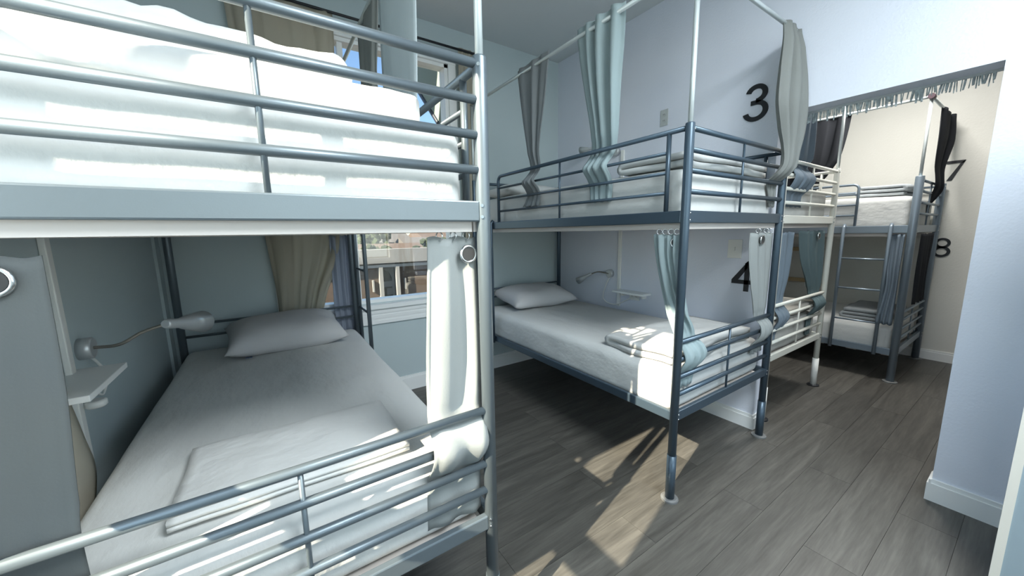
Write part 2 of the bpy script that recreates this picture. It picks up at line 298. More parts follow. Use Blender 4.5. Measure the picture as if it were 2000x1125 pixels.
# ---------------------------------------------------------------- bunk beds
STD = dict(W=.98, L=1.9575, rp=.0195, zt=1.7754, u=(1.757, 1.669, 1.5816, 1.4924), ub=(1.356, 1.4105), l=(.8052, .7206, .6331, .5459), lb=(.4146, .4619), h=(.8076, .7306), guard=(0, 1.554), gv=(.096, .834), ladder=(1.64, 1.93), rung=(1.085, .80, .53), sleeve=.24)
SEV = dict(W=1.0, L=1.96, rp=.027, zt=1.72, u=(1.695, 1.61, 1.52, 1.43), ub=(1.272, 1.336), l=(.60, .53, .45, .37), lb=(.232, .290), h=(.60, .50), guard=(.355, 1.93), gv=(1.1,), ladder=(.12, .42), rung=(1.05, .785, .50), sleeve=.0)
def bunk(x0, y0, aisle, S, m, label, poles=(), pole_top=2.39, ladder=True, rods=(), sl=None):
    root = empty('bunk_bed', (x0, y0, 0)); tag(root, label, 'bunk bed', 'metal bunk beds of the dormitory')
    W, L, rp = S['W'], S['L'], S['rp']; x1, y1 = x0 + W, y0 + L; rr = .0118 if rp < .025 else .0105
    corners = {'fl': (x0, y0), 'fr': (x1, y0), 'hl': (x0, y1), 'hr': (x1, y1)}
    for key, (x, y) in corners.items():
        p = tube('post', [(x, y, .0), (x, y, S['zt'] - .004), (x, y, S['zt'])], [rp, rp, rp * .93], m, root, 20)
        if S['sleeve']: tube('riser', [(x, y, .004), (x, y, S['sleeve'])], rp + .0025, sl or m, p, 20)
        bm = bmesh.new(); add_tube(bm, [(x, y, 0), (x, y, .008), (x, y, .0081), (x, y, .011)], [rp + .022, rp + .022, rp + .017, rp + .012], 24); build('foot_disc', bm, GREYP if m is not STEELW else BLACKP, p)
        for z in (S['ub'][0] + .012, S['ub'][1] - .012, S['lb'][0] + .012, S['lb'][1] - .012, S['zt'] - .025):
            sx = 1 if x == x0 else -1
            tube('bolt', [(x + sx * rp * .55, y - rp * .72, z), (x + sx * rp * .66, y - rp * .92, z)], .0045, CHROME, p, 8)
    def beam(a, b_, z, nm='beam'):
        (ax_, ay), (bx_, by) = a, b_; t = .011
        if ay == by: box(nm, (ax_ + rp * .8, ay - t, z[0]), (bx_ - rp * .8, ay + t, z[1]), m, root, .004)
        else: box(nm, (ax_ - t, ay + rp * .8, z[0]), (ax_ + t, by - rp * .8, z[1]), m, root, .004)
    for z in (S['ub'], S['lb']):
        beam((x0, y0), (x1, y0), z, 'foot_beam'); beam((x0, y1), (x1, y1), z, 'head_beam'); beam((x0, y0), (x0, y1), z, 'side_beam'); beam((x1, y0), (x1, y1), z, 'side_beam')
        # slat base: boards resting inside the beams
        zc = z[0] - .027 if z is S['ub'] else z[0] - .014
        nsl = 9
        for k in range(nsl):
            yy = y0 + .012 + (L - .09) * k / (nsl - 1)
            box('slat', (x0 + .03, yy, zc), (x1 - .03, yy + .07, zc + .03), BOARD, root)
        if z is S['ub']:
            for xx in (x0 + .013, x1 - .024): box('slat_rail', (xx, y0 + .013, zc), (xx + .011, y1 - .013, zc + .03), BOARD, root)
    for y in (y0, y1):
        for z in S['u']: tube('rail', [(x0, y, z), (x1, y, z)], rr, m, root)
        tube('baluster', [(x0 + W / 2, y, S['ub'][1] - .005), (x0 + W / 2, y, S['u'][0])], .006, m, root, 8)
    for z in S['l']: tube('rail', [(x0, y0, z), (x1, y0, z)], rr, m, root)
    tube('baluster', [(x0 + W / 2, y0, S['lb'][1] - .005), (x0 + W / 2, y0, S['l'][0])], .006, m, root, 8)
    for z in S['h']: tube('head_rail', [(x0, y1, z), (x1, y1, z)], .008, m, root)
    tube('baluster', [(x0 + W / 2, y1, S['lb'][1] - .005), (x0 + W / 2, y1, S['h'][0])], .006, m, root, 8)
    for xs in (x0, x1):
        is_aisle = (xs == x1) == (aisle > 0)
        g0, g1 = (S['guard'] if is_aisle else (0, L)); R = .04; zt, zb = S['u'][0], S['ub'][1] - .005
        if is_aisle and g0 == 0: pts = [(xs, y0, zt), (xs, y0 + g1 - R, zt)] + [(xs, y0 + g1 - R + R * math.sin(a), zt - R + R * math.cos(a)) for a in (.3, .6, .9, 1.2, 1.5)] + [(xs, y0 + g1, zb)]
        elif is_aisle: pts = [(xs, y1, zt), (xs, y0 + g0 + R, zt)] + [(xs, y0 + g0 + R - R * math.sin(a), zt - R + R * math.cos(a)) for a in (.3, .6, .9, 1.2, 1.5)] + [(xs, y0 + g0, zb)]
        else: pts = [(xs, y0, zt), (xs, y1, zt)]
        tube('guard_rail', pts, rr, m, root)
        ya = y0 + (S['gv'][0] if g0 == 0 else g0); yb = y0 + (g1 if is_aisle else L)
        for z in S['u'][1:]: tube('guard_rail', [(xs, ya, z), (xs, yb, z)], .008, m, root)
        for k, v in enumerate(S['gv']): tube('baluster', [(xs, y0 + v, zb), (xs, y0 + v, zt)], .0105 if k == 0 and g0 == 0 else .0065, m, root, 10)
    if ladder:
        xs = (x1 if aisle > 0 else x0) + aisle * .024; la, lb_ = S['ladder']
        for v in (la, lb_):
            o = tube('ladder_rail', [(xs - aisle * .03, y0 + v, S['ub'][1] - .01), (xs - aisle * .012, y0 + v, S['ub'][1] + .008), (xs, y0 + v, S['ub'][1] - .012), (xs, y0 + v, S['lb'][0] - .01)], .0135, m, root)
        for z in S['rung']: tube('ladder_rung', [(xs, y0 + la, z), (xs, y0 + lb_, z)], .008, m, root)
    for k in poles:
        x, y = corners[k]; tube('canopy_pole', [(x, y, S['zt'] - .1), (x, y, pole_top)], .0105, POLE, root)
    for a, b_ in rods: tube('curtain_rod', [a, b_], .0105, POLE, root)
    return root
B1 = (-2.0215, -.0356); B2 = (0., 0.); B3 = (1.227, .085); B4 = (2.806, -.27); ZR = 2.39
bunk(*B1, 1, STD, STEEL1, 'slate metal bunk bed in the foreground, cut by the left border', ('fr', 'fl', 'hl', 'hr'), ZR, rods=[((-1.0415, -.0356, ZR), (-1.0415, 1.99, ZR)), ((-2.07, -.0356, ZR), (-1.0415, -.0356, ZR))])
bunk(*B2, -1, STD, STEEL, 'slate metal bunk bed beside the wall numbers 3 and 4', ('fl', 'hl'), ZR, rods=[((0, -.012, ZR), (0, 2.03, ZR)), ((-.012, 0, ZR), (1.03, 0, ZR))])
bunk(*B3, 1, STD, STEELW, 'cream painted metal bunk bed just beyond the doorway', ('fr',), 2.33, ladder=False, rods=[((1.23, .085, 2.33), (2.22, .085, 2.33))], sl=PLAST)
b7 = bunk(*B4, -1, SEV, STEEL7, 'grey metal bunk bed with ladder beside the wall numbers 7 and 8', ('fl',), 2.31, rods=[((2.806, -.27, 2.31), (2.806, 1.69, 2.31)), ((2.806, -.27, 2.31), (3.86, -.27, 2.31))])
tube('pole_elbow', [(2.775, -.27, 2.31), (2.806, -.27, 2.312), (2.84, -.27, 2.31)], .02, mat('elbow_maroon', (.06, .035, .045), .5), b7)
# ---------------------------------------------------------------- bedding
def mattress(lo, hi, label, seed, r=.045, sag=.02):
    bm = bmesh.new(); soft_box(bm, lo, hi, r, .0045, 2.2, .05, seed, sag)
    return tag(build('mattress', bm, SHEET, None, True), label, 'mattress', 'mattresses on the bunk beds')
def bed_pair(o, S, lab_u, lab_l, seed, ht=.215):
    x, y = o; a = .036
    zu = S['ub'][0] + .003; zl = S['lb'][0] + .018
    mattress((x + a, y + .032, zu), (x + S['W'] - a, y + S['L'] - .03, 1.605 if S is STD else 1.575), lab_u, seed)
    mattress((x + .015, y + .032, zl), (x + S['W'] - .015, y + S['L'] - .03, .65 if S is STD else .475), lab_l, seed + 3.3)
bed_pair(B1, STD, 'white sheeted mattress on the upper bunk in the foreground', 'white sheeted mattress with a flat folded cover on the lower foreground bunk', 1.)
bed_pair(B2, STD, 'white sheeted mattress on the upper bunk below the number 3', 'white sheeted mattress on the lower bunk beside the number 4', 5.)
bed_pair(B3, STD, 'white sheeted mattress on the upper cream bunk', 'white sheeted mattress on the lower cream bunk', 9.)
bed_pair(B4, SEV, 'white sheeted mattress on the upper bunk beside the number 7', 'white sheeted mattress on the lower bunk behind the ladder by number 8', 13.)
def pillow(c, w, d, h, rz, label, seed, m=PILLOWM, tilt=0.):
    bm = bmesh.new(); n = 22; g = {}
    for s in (1, -1):
        for i in range(n + 1):
            for j in range(n + 1):
                u, v = i / n * 2 - 1, j / n * 2 - 1; edge = i in (0, n) or j in (0, n)
                if s < 0 and edge: g[s, i, j] = g[1, i, j]; continue
                k = max(0, (1 - abs(u) ** 3.6) * (1 - abs(v) ** 3.2)) ** .5
                x = w / 2 * u * (1 - .07 * (1 - v * v)); yy = d / 2 * v * (1 - .09 * (1 - u * u))
                z = s * h / 2 * k * (1 if s > 0 else .7) + .012 * noise.noise(Vector((u * 2 + seed, v * 2, s))) * k ** .5
                g[s, i, j] = bm.verts.new((x, yy, z))
        for i in range(n):
            for j in range(n):
                q = [g[s, i, j], g[s, i + 1, j], g[s, i + 1, j + 1], g[s, i, j + 1]]
                bm.faces.new(q if s > 0 else q[::-1])
    bmesh.ops.transform(bm, matrix=Matrix.Translation(c) @ Matrix.Rotation(rz, 4, 'Z') @ Matrix.Rotation(tilt, 4, 'X'), verts=bm.verts)
    o = build('pillow', bm, m, None, True); return tag(o, label, 'pillow', 'pillows')
p = pillow((-1.49, 1.645, .742), .62, .42, .21, .06, 'grey pillow on the lower foreground bunk', 1., tilt=.16)
box('care_tag', (-1.70, 1.432, .676), (-1.67, 1.45, .68), mat('tag_dark', (.05, .08, .14), .6), p)
pillow((.46, 1.69, .745), .68, .44, .20, -.05, 'grey pillow on the lower bunk beside the number 4', 4., tilt=.14)
pillow((.33, 1.66, 1.655), .6, .42, .13, 0, 'white pillow on the upper bunk below the number 3', 7., SHEET)
def folded(name, x0, x1, y0, y1, z0, t, layers, label, m, cat='blanket', axis=0, nz=.012, seed=0., group='folded bedding'):
    """cloth folded back and forth: the zigzag runs along one axis, extruded along the other"""
    path = []; d = (y1 - y0) if axis == 0 else (x1 - x0)
    for i in range(layers):
        us = [.0 + d * k / 14 for k in range(15)]
        if i % 2: us = us[::-1]
        path += [(u, i * t) for u in us]
        if i < layers - 1:
            e = us[-1]; s = 1 if i % 2 == 0 else -1
            path += [(e + s * t * .5 * math.sin(a), i * t + t * .5 - t * .5 * math.cos(a)) for a in (.6, 1.2, 1.8, 2.5)]
    bm = bmesh.new(); rows = []; n = 26; w = (x1 - x0) if axis == 0 else (y1 - y0)
    for k in range(n + 1):
        v = w * k / n; r = []
        for (u, z) in path:
            p_ = Vector((x0 + v, y0 + u, z0 + z + t * .45)) if axis == 0 else Vector((x0 + u, y0 + v, z0 + z + t * .45))
            endf = min(1, min(k, n - k) / 3)
            q = p_ + Vector((noise.noise(p_ * 6 + Vector((seed, 0, 0))), noise.noise(p_ * 6 + Vector((0, seed, 9))), .35 * endf * noise.noise(Vector((p_.x * 5, p_.y * 5, seed))))) * nz * 1.3
            q.z = max(q.z - (1 - endf) * .15 * t * (z / max(t, 1e-6)) / layers, z0 + t * .35)
            r.append(bm.verts.new(q))
        rows.append(r)
    for a, b_ in zip(rows, rows[1:]):
        for i in range(len(path) - 1): bm.faces.new((a[i], a[i + 1], b_[i + 1], b_[i]))
    o = build(name, bm, m, None, True); md = o.modifiers.new('thick', 'SOLIDIFY'); md.thickness = t * .72; md.offset = 0
    return tag(o, label, cat, group)
def puffy(name, lo, hi, r, nz, label, seed, m=BLANK_W, ns=6.):
    bm = bmesh.new(); soft_box(bm, lo, hi, r, nz, ns, .025, seed, .008)
    return tag(build(name, bm, m, None, True), label, 'blanket', 'folded bedding')
puffy('folded_duvet', (-1.95, .052, 1.608), (-1.163, .52, 1.694), .028, .008, 'white folded duvet on the foot of the upper foreground bunk', 2.)
puffy('crumpled_sheet', (-1.94, .13, 1.692), (-1.325, .50, 1.778), .032, .022, 'crumpled white sheet lying on top of the folded duvet, upper foreground bunk', 5., ns=9.)
folded('folded_cover', -1.79, -1.24, .11, .46, .668, .014, 2, 'flat white folded cover on the foot of the lower foreground bunk', BLANK_W, nz=.006, seed=6.)
folded('folded_blanket', .06, .90, .05, .40, 1.615, .036, 2, 'grey white folded blanket on the upper bunk below the number 3', mat('blanket_pale', (.60, .61, .60), .95, bump=.4, bscale=30, dist=.008, spec=.1), seed=8., nz=.02)
folded('folded_duvet', .05, .86, .06, .46, .66, .040, 2, 'puffy white folded duvet on the foot of the lower bunk by number 4', BLANK_W, nz=.022, seed=10.)
folded('folded_blanket', 1.50, 2.12, .14, .46, .66, .030, 3, 'beige folded blanket on the lower cream bunk', mat('blanket_beige', (.62, .58, .52), .95, bump=.4, bscale=30, dist=.008), seed=12.)
folded('folded_blanket', 2.95, 3.6, -.16, .12, 1.59, .034, 3, 'grey folded blanket on the upper bunk beside the number 7', BLANK_G, nz=.02, seed=14.)
folded('folded_blanket', 2.92, 3.5, -.18, .12, .487, .034, 3, 'dark grey folded blanket on the lower bunk behind the ladder', BLANK_D, nz=.012, seed=16.)
# ---------------------------------------------------------------- curtains
def curtain(rows, m, label, pleats=4, ph=0., grom=(), gn=(0, 1, 0), name='bed_curtain', group='bed curtains', hooks=(), sharp=1.):
    """rows: (z, ax, ay, bx, by, pleat depth) from the top down"""
    K = []
    R = [Vector(r) for r in [(*r,) for r in []]]
    def cr(a, b_, c, d, t): return .5 * (2 * b_ + (c - a) * t + (2 * a - 5 * b_ + 4 * c - d) * t * t + (3 * b_ - a - 3 * c + d) * t ** 3)
    for i in range(len(rows) - 1):
        a, b_, c, d = rows[max(i - 1, 0)], rows[i], rows[i + 1], rows[min(i + 2, len(rows) - 1)]
        st = max(3, int(abs(b_[0] - c[0]) / .022))
        for k in range(st):
            t = k / st
            K.append([b_[0] + (c[0] - b_[0]) * t] + [cr(a[j], b_[j], c[j], d[j], t) for j in range(1, 6)])
    K.append(list(rows[-1])); nu = pleats * 10; bm = bmesh.new(); G = []
    for r in K:
        z, ax_, ay, bx_, by, amp = r; A = Vector((ax_, ay, 0)); B = Vector((bx_, by, 0)); d = (B - A); n = Vector((-d.y, d.x, 0)).normalized(); line = []
        for i in range(nu + 1):
            u = i / nu; uw = u + .16 * noise.noise(Vector((u * 2.3, z * .9, ph * 7))); w = math.sin(uw * pleats * 2 * math.pi + ph + .5 * math.sin(z * 3 + ph)); w = math.copysign(abs(w) ** sharp, w) * (.65 + .9 * noise.noise(Vector((u * 3.1 + ph * 5, z * .7, 2.))))
            off = amp * (w + .35 * noise.noise(Vector((u * 5, z * 2.2, ph))))
            q = A + d * (u + .012 * math.sin(u * pleats * 4 * math.pi)) + n * off; line.append(bm.verts.new((q.x, q.y, z + .004 * math.sin(u * pleats * 2 * math.pi))))
        G.append(line)
    for a, b_ in zip(G, G[1:]):
        for i in range(nu): bm.faces.new((a[i], a[i + 1], b_[i + 1], b_[i]))
    o = build(name, bm, m, None, True); md = o.modifiers.new('thick', 'SOLIDIFY'); md.thickness = .003; md.offset = 0
    tag(o, label, 'curtain', group)
    for g in grom:
        t = torus('grommet', g, gn, .022, .0045, CHROME, o, 24, 8)
        bm = bmesh.new(); c = Vector(g); nn = Vector(gn).normalized(); add_tube(bm, [c - nn * .004, c + nn * .004], .019, 20); build('grommet_hole', bm, DARKH, t)
    for h in hooks: torus('curtain_ring', h, (1, .4, 0), .012, .0018, CHROME, o, 14, 6)
    return o
def rx(y, lst, k=0.): return [(z, a, y + off, b_, y + off, amp) for (z, a, b_, off, amp) in lst]
def ry(x, lst): return [(z, x + off, a, x + off, b_, amp) for (z, a, b_, off, amp) in lst]
# foreground bunk
curtain(rx(0, [(1.315, -1.192, -1.052, .0, .008), (1.2, -1.197, -1.05, .0, .012), (.95, -1.212, -1.046, -.002, .014), (.86, -1.216, -1.05, -.006, .012), (.805, -1.22, -1.052, -.012, .006), (.76, -1.222, -1.056, -.05, .008), (.72, -1.225, -1.056, -.064, .008), (.675, -1.227, -1.056, -.045, .008), (.633, -1.23, -1.058, -.012, .006), (.546, -1.232, -1.06, -.010, .006), (.47, -1.235, -1.062, -.008, .006)]), CL_LIGHT,
        'light grey grommet curtain hanging beside the nearest bunk post', 2, .6, [(-1.08, -.014, 1.268)], hooks=[(-1.08, -.004, 1.318), (-1.12, -.004, 1.318), (-1.16, -.004, 1.318)])
curtain(rx(0, [(1.30, -2.0, -1.85, -.0, .002), (1.07, -2.0, -1.853, -.004, .003), (.86, -2.0, -1.864, -.008, .004), (.805, -2.0, -1.868, -.012, .004), (.7, -2.0, -1.87, -.006, .004), (.5, -2.0, -1.87, -.004, .004)]), CL_GREY,
        'flat grey grommet curtain at the left border of the photo', 2, .2, [(-1.905, -.008, 1.262)], hooks=[(-1.9, 0, 1.318)])
curtain(ry(-2.045, [(.97, .0, .53, .0, .006), (.85, .0, .585, .0, .008), (.75, .0, .62, .0, .008), (.62, .0, .66, .0, .01), (.5, .0, .60, .0, .01)]), CL_CREAM, 'cream cloth tucked between mattress and left wall', 3, 1.)
curtain(rx(1.95, [(1.325, -1.175, -1.03, 0, .012), (1.1, -1.175, -1.04, .0, .015), (.82, -1.18, -1.035, .01, .012), (.6, -1.17, -1.03, .012, .012)]), CL_LAV, 'bluish grey curtain hanging at the head of the lower foreground bunk', 3, .9)
curtain(ry(-1.0415, [(2.39, .83, .385, 0, .006), (2.1, .845, .40, 0, .008), (1.8, .855, .43, .0, .008), (1.757, .85, .44, -.028, .006), (1.55, .85, .44, -.03, .004)]), CL_PALE, 'pale flat curtain panel beside the upper foreground bunk', 2, .3)
curtain(ry(-1.0415, [(2.40, 1.26, .86, 0, .012), (2.25, 1.26, .92, 0, .014), (2.1, 1.25, .97, 0, .012), (1.8, 1.24, .99, .0, .010), (1.757, 1.23, 1.0, -.028, .006), (1.56, 1.22, 1.0, -.03, .005)]), CL_WARM, 'warm grey gathered curtain behind the pale panel of the upper foreground bunk', 3, .7)
# window drapes on a rod
curtain(rx(1.966, [(2.80, -1.62, -1.03, 0, .018), (2.4, -1.60, -1.04, 0, .024), (1.4, -1.56, -1.06, 0, .026), (1.2, -1.54, -1.10, 0, .026), (.9, -1.52, -1.22, 0, .02), (.62, -1.52, -1.28, 0, .02)]), CL_TAN, 'tan drape at the left side of the back window', 4, .4, name='window_drape', group='window drapes')
curtain(rx(1.966, [(2.82, -.10, .05, 0, .014), (2.0, -.10, .045, 0, .016), (.60, -.09, .04, 0, .016)]), CL_TAN, 'narrow beige drape at the right side of the back window', 3, .2, name='window_drape', group='window drapes')
rod = tag(tube('drape_rod', [(-1.95, 1.955, 2.80), (.12, 1.955, 2.80)], .009, BLACKP), 'thin dark drape rod above the back window', 'curtain rod')
# bunk 3 / 4
curtain(ry(0, [(2.425, 1.285, .935, 0, .018), (2.33, 1.28, .95, 0, .024), (2.1, 1.235, .99, 0, .026), (1.866, 1.19, 1.05, .012, .018), (1.757, 1.175, 1.06, .03, .009), (1.71, 1.18, 1.06, 0, .009), (1.669, 1.20, 1.06, -.03, .009), (1.625, 1.2, 1.05, 0, .008), (1.582, 1.2, 1.055, .022, .006), (1.53, 1.22, 1.055, .014, .006), (1.505, 1.245, 1.06, .014, .006)]), CL_MID, 'narrow grey curtain on the upper bunk, nearer the window corner', 3, .5, sharp=.8)
curtain(ry(0, [(2.43, .69, .375, 0, .02), (2.33, .68, .38, 0, .026), (2.1, .63, .395, 0, .026), (1.84, .585, .41, .012, .018), (1.757, .60, .43, .03, .009), (1.71, .605, .435, 0, .009), (1.669, .608, .44, -.03, .009), (1.625, .605, .44, 0, .008), (1.582, .60, .44, .022, .006), (1.485, .585, .435, .014, .006)]), CL_TEAL, 'pale teal curtain tucked through the upper rails left of the socket', 3, 1.1, sharp=.8)
curtain([(2.40, .80, -.01, .99, -.01, .022), (2.3, .775, -.025, 1.0, -.035, .03), (2.15, .735, -.03, 1.005, -.06, .036), (1.98, .71, -.035, 1.005, -.07, .038), (1.85, .76, -.04, 1.0, -.065, .034), (1.75, .80, -.05, .985, -.06, .022), (1.67, .80, -.055, .965, -.06, .018), (1.625, .79, -.035, .95, -.035, .012), (1.58, .81, .016, .94, .016, .007), (1.52, .84, .018, .935, .018, .007), (1.45, .86, .018, .93, .018, .006)], CL_WARM, 'warm grey curtain bunched beside the number 3', 3, .2, sharp=.7)
curtain([(1.305, .012, .165, .012, .03, .014), (1.2, .012, .15, .014, .03, .014), (1.05, .016, .115, .045, .015, .012), (.92, .022, .075, .10, .012, .01), (.85, .03, .045, .155, .012, .008), (.805, .03, .02, .18, .016, .006), (.765, .03, -.015, .20, -.02, .008), (.72, .035, -.03, .215, -.03, .008), (.675, .035, -.012, .21, -.012, .008), (.633, .035, .018, .20, .018, .005), (.56, .04, .018, .17, .018, .005)], CL_TEAL, 'teal curtain wrapped round the lower foot rails at the aisle post', 3, .4, [(.02, .05, 1.268)], (1, .3, 0), hooks=[(.01, .04 + .03 * k, 1.318) for k in range(4)])
curtain(rx(0, [(1.30, .68, .955, .014, .010), (1.2, .685, .955, .014, .012), (.98, .735, .95, .012, .012), (.86, .775, .945, .012, .01), (.805, .80, .945, .016, .005), (.765, .80, .95, -.02, .008), (.72, .79, .955, -.032, .008), (.675, .79, .95, -.015, .007), (.633, .79, .945, .017, .005), (.58, .79, .945, .017, .005)]), CL_LIGHT, 'light grey grommet curtain beside the number 4', 3, .9, [(.79, .002, 1.265)], hooks=[(.75, .01, 1.315), (.85, .01, 1.315), (.9, .01, 1.315)])
# cream bunk
curtain(rx(.085, [(2.33, 1.36, 1.70, 0, .018), (2.0, 1.37, 1.66, 0, .02), (1.80, 1.36, 1.68, .01, .016), (1.744, 1.36, 1.68, .03, .008), (1.669, 1.33, 1.66, -.032, .01), (1.6, 1.31, 1.62, -.02, .01), (1.55, 1.31, 1.60, .02, .006), (1.47, 1.31, 1.6, .018, .006)]), CL_BLUE, 'slate blue curtain on the upper cream bunk', 4, .3)
curtain(rx(.085, [(1.30, 1.26, 1.50, .014, .014), (1.0, 1.262, 1.48, .012, .014), (.805, 1.27, 1.46, .016, .006), (.72, 1.265, 1.47, -.034, .008), (.65, 1.265, 1.44, -.01, .008), (.6, 1.265, 1.40, .018, .005), (.52, 1.265, 1.38, .018, .005)]), CL_BLUE, 'slate blue curtain on the lower cream bunk at the near post', 3, .3)
curtain(rx(.085, [(1.305, 1.64, 2.10, .014, .014), (1.1, 1.70, 2.13, .012, .016), (.88, 1.86, 2.165, .012, .012), (.805, 1.92, 2.17, .016, .006), (.765, 1.93, 2.18, -.02, .008), (.72, 1.92, 2.185, -.034, .008), (.675, 1.93, 2.18, -.01, .008), (.633, 1.95, 2.08, .017, .005), (.48, 1.94, 2.04, .017, .005)]), CL_DKTEAL, 'dark teal grommet curtain on the lower cream bunk at the far post', 4, .3, [(1.95, .082, 1.265)])
# bunk 7 / 8
curtain(ry(2.806, [(2.32, .80, .195, 0, .02), (2.1, .80, .215, 0, .024), (1.94, .78, .245, .0, .024), (1.8, .72, .32, .01, .02), (1.72, .68, .38, .03, .01), (1.6, .62, .42, .03, .006)]), CL_BLACK, 'black curtain drawn back on the upper bunk beyond the cream bunk', 5, .3)
curtain(rx(-.27, [(2.31, 3.22, 3.80, -.01, .022), (2.1, 3.18, 3.80, -.02, .024), (1.92, 3.18, 3.62, -.02, .018), (1.82, 3.2, 3.54, -.02, .014), (1.74, 3.22, 3.52, -.03, .012), (1.66, 3.24, 3.54, -.034, .012), (1.6, 3.3, 3.58, -.01, .01), (1.52, 3.42, 3.53, .022, .005), (1.42, 3.44, 3.50, .022, .005)]), CL_BLACK, 'black curtain of the upper bunk beside the figure seven', 3, .8)
curtain(ry(2.806, [(1.262, -.14, -.235, -.002, .012), (1.0, -.15, -.235, -.02, .012), (.8, -.16, -.235, -.022, .012), (.5, -.13, -.235, -.03, .012)]), CL_BLUE, 'slate blue curtain hanging between the ladder and the thick grey post', 3, .6)
curtain(rx(-.27, [(1.262, 2.96, 3.44, -.038, .010), (.9, 2.98, 3.40, -.038, .010), (.66, 3.0, 3.46, -.038, .01)]), CL_BLACK, 'black curtain of the lower bunk covering the foot rails by the figure eight', 4, .4)
# ---------------------------------------------------------------- wall numbers
def sign(name, polys, yc, zc, h, xw, label):
    """polys in a unit box, u to the reader's right, v up; mounted on a wall facing -x"""
    bm = bmesh.new(); t = .008
    for po in polys:
        f = [bm.verts.new((xw - t, yc - u * h, zc + v * h)) for u, v in po]; b_ = [bm.verts.new((xw - .0005, yc - u * h, zc + v * h)) for u, v in po]
        n = len(po)
        bm.faces.new(f); bm.faces.new(b_[::-1])
        for i in range(n): bm.faces.new((f[i], b_[i], b_[(i + 1) % n], f[(i + 1) % n]))
    return tag(build(name, bm, SIGN), label, 'number', 'black wall numbers')
def arc(cx, cz, ro, ri, a0, a1, n=22, sx=1.):
    out = []
    for i in range(n):
        t0 = math.radians(a0 + (a1 - a0) * i / n); t1 = math.radians(a0 + (a1 - a0) * (i + 1) / n)
        out.append([(cx + sx * ro * math.cos(t0), cz + ro * math.sin(t0)), (cx + sx * ro * math.cos(t1), cz + ro * math.sin(t1)), (cx + sx * ri * math.cos(t1), cz + ri * math.sin(t1)), (cx + sx * ri * math.cos(t0), cz + ri * math.sin(t0))])
    return out
sign('number_sign', arc(-.02, .245, .255, .135, 165, -90, sx=1.12) + arc(-.02, -.215, .285, .165, 90, -168, sx=1.15) + [[(-.15, -.05), (-.15, .07), (-.02, .07), (-.02, -.05)]], .195, 2.09, .215, XR, 'black number 3 on the pale blue wall')
sign('number_sign', [[(-.36, -.26), (-.36, -.13), (.11, .50), (.11, .28), (-.17, -.13), (-.17, -.13), (-.17, -.26)], [(-.17, -.26), (-.17, -.13), (.30, -.13), (.30, -.26)], [(.02, -.50), (.02, .42), (.11, .5), (.16, .5), (.16, -.50)]], .188, 1.02, .20, XR, 'black number 4 on the wall above the lower bunk')
sign('number_sign', [[(-.32, .36), (-.32, .5), (.32, .5), (.26, .36)], [(.16, .36), (.32, .5), (-.06, -.5), (-.24, -.5)]], -.325, 1.838, .18, XF, 'black figure seven on the far wall')
sign('number_sign', arc(0, .235, .265, .16, 0, 360, 28, 1.05) + arc(0, -.215, .285, .17, 0, 360, 28, 1.1), -.322, 1.119, .185, XF, 'black figure eight on the far wall')
# ---------------------------------------------------------------- wall fittings
def lamp(base, nrm, pts, head_a, head_b, label, hs=1.0):
    root = empty('reading_lamp', base); tag(root, label, 'lamp', 'gooseneck reading lamps'); b = Vector(base); n = Vector(nrm)
    tube('wall_base', [b, b + n * .03, b + n * .034], [.036, .036, .031], LAMPM, root, 24)
    a, c = Vector(head_a), Vector(head_b); d = (c - a).normalized(); L = (c - a).length
    tube('gooseneck', bez([b + n * .03] + pts + [a], 8), .0055, LAMPN, root, 10)
    h = tube('lamp_head', [a - d * .01, a, a + d * L * .35, a + d * L * .42, a + d * L * .62, c], [hs * v for v in (.010, .013, .014, .018, .024, .034)], LAMPM, root, 20)
    tube('bulb_disc', [c + d * .0005, c + d * .002], .030 * hs, PLAST, h, 20)
    return root
lamp((XL, .826, .967), (1, 0, 0), [(-1.99, .80, .972), (-1.93, .80, 1.005)], (-1.865, .80, 1.024), (-1.795, .985, .985), 'silver gooseneck lamp on the left wall above the small shelf', 1.3)
lamp((XR, 1.30, .944), (-1, 0, 0), [(.975, 1.40, .955)], (.95, 1.47, .93), (.925, 1.61, .855), 'silver gooseneck lamp on the wall above the lower bunk by number 4')
lamp((XR, 1.27, 1.998), (-1, 0, 0), [(.98, 1.365, 2.035)], (.955, 1.47, 2.06), (.93, 1.60, 2.06), 'silver gooseneck lamp on the wall above the upper bunk, behind curtain')
def wall_shelf(x0, x1, y0, y1, z, label):
    r = empty('wall_shelf', ((x0 + x1) / 2, (y0 + y1) / 2, z)); tag(r, label, 'shelf', 'small white bed shelves')
    box('shelf_board', (min(x0, x1), y0, z - .018), (max(x0, x1), y1, z), TRIM, r, .002)
    xm = x0; s = 1 if x1 > x0 else -1
    for yy in (y0 + .05, y1 - .05):
        box('bracket', (min(xm, xm + s * .05), yy - .006, z - .05), (max(xm, xm + s * .05), yy + .006, z - .018), PLAST, r)
wall_shelf(XL + .001, -1.97, .45, .76, .918, 'small white shelf on the left wall under the lamp')
wall_shelf(XR - .001, .92, .875, 1.185, .815, 'small white shelf on the wall above the lower bunk by number 4')
WOOD = mat('shelf_wood', (.50, .38, .22), .6, var=.15, vscale=12, stretch=(1, 10, 10))
for z, lb in ((1.075, 'upper wooden shelf board on the far wall, seen through the lower cream bunk'), (.70, 'lower wooden shelf board on the far wall, seen through the lower cream bunk')):
    r = empty('wooden_shelf', (XF, .9, z)); tag(r, lb, 'shelf', 'wooden shelf boards')
    box('shelf_board', (XF - .045, .62, z - .022), (XF - .001, 1.2, z + .022), WOOD, r, .002)
    for yy in (.7, 1.1): box('bracket', (XF - .04, yy, z - .07), (XF - .001, yy + .015, z - .02), PLAST, r)
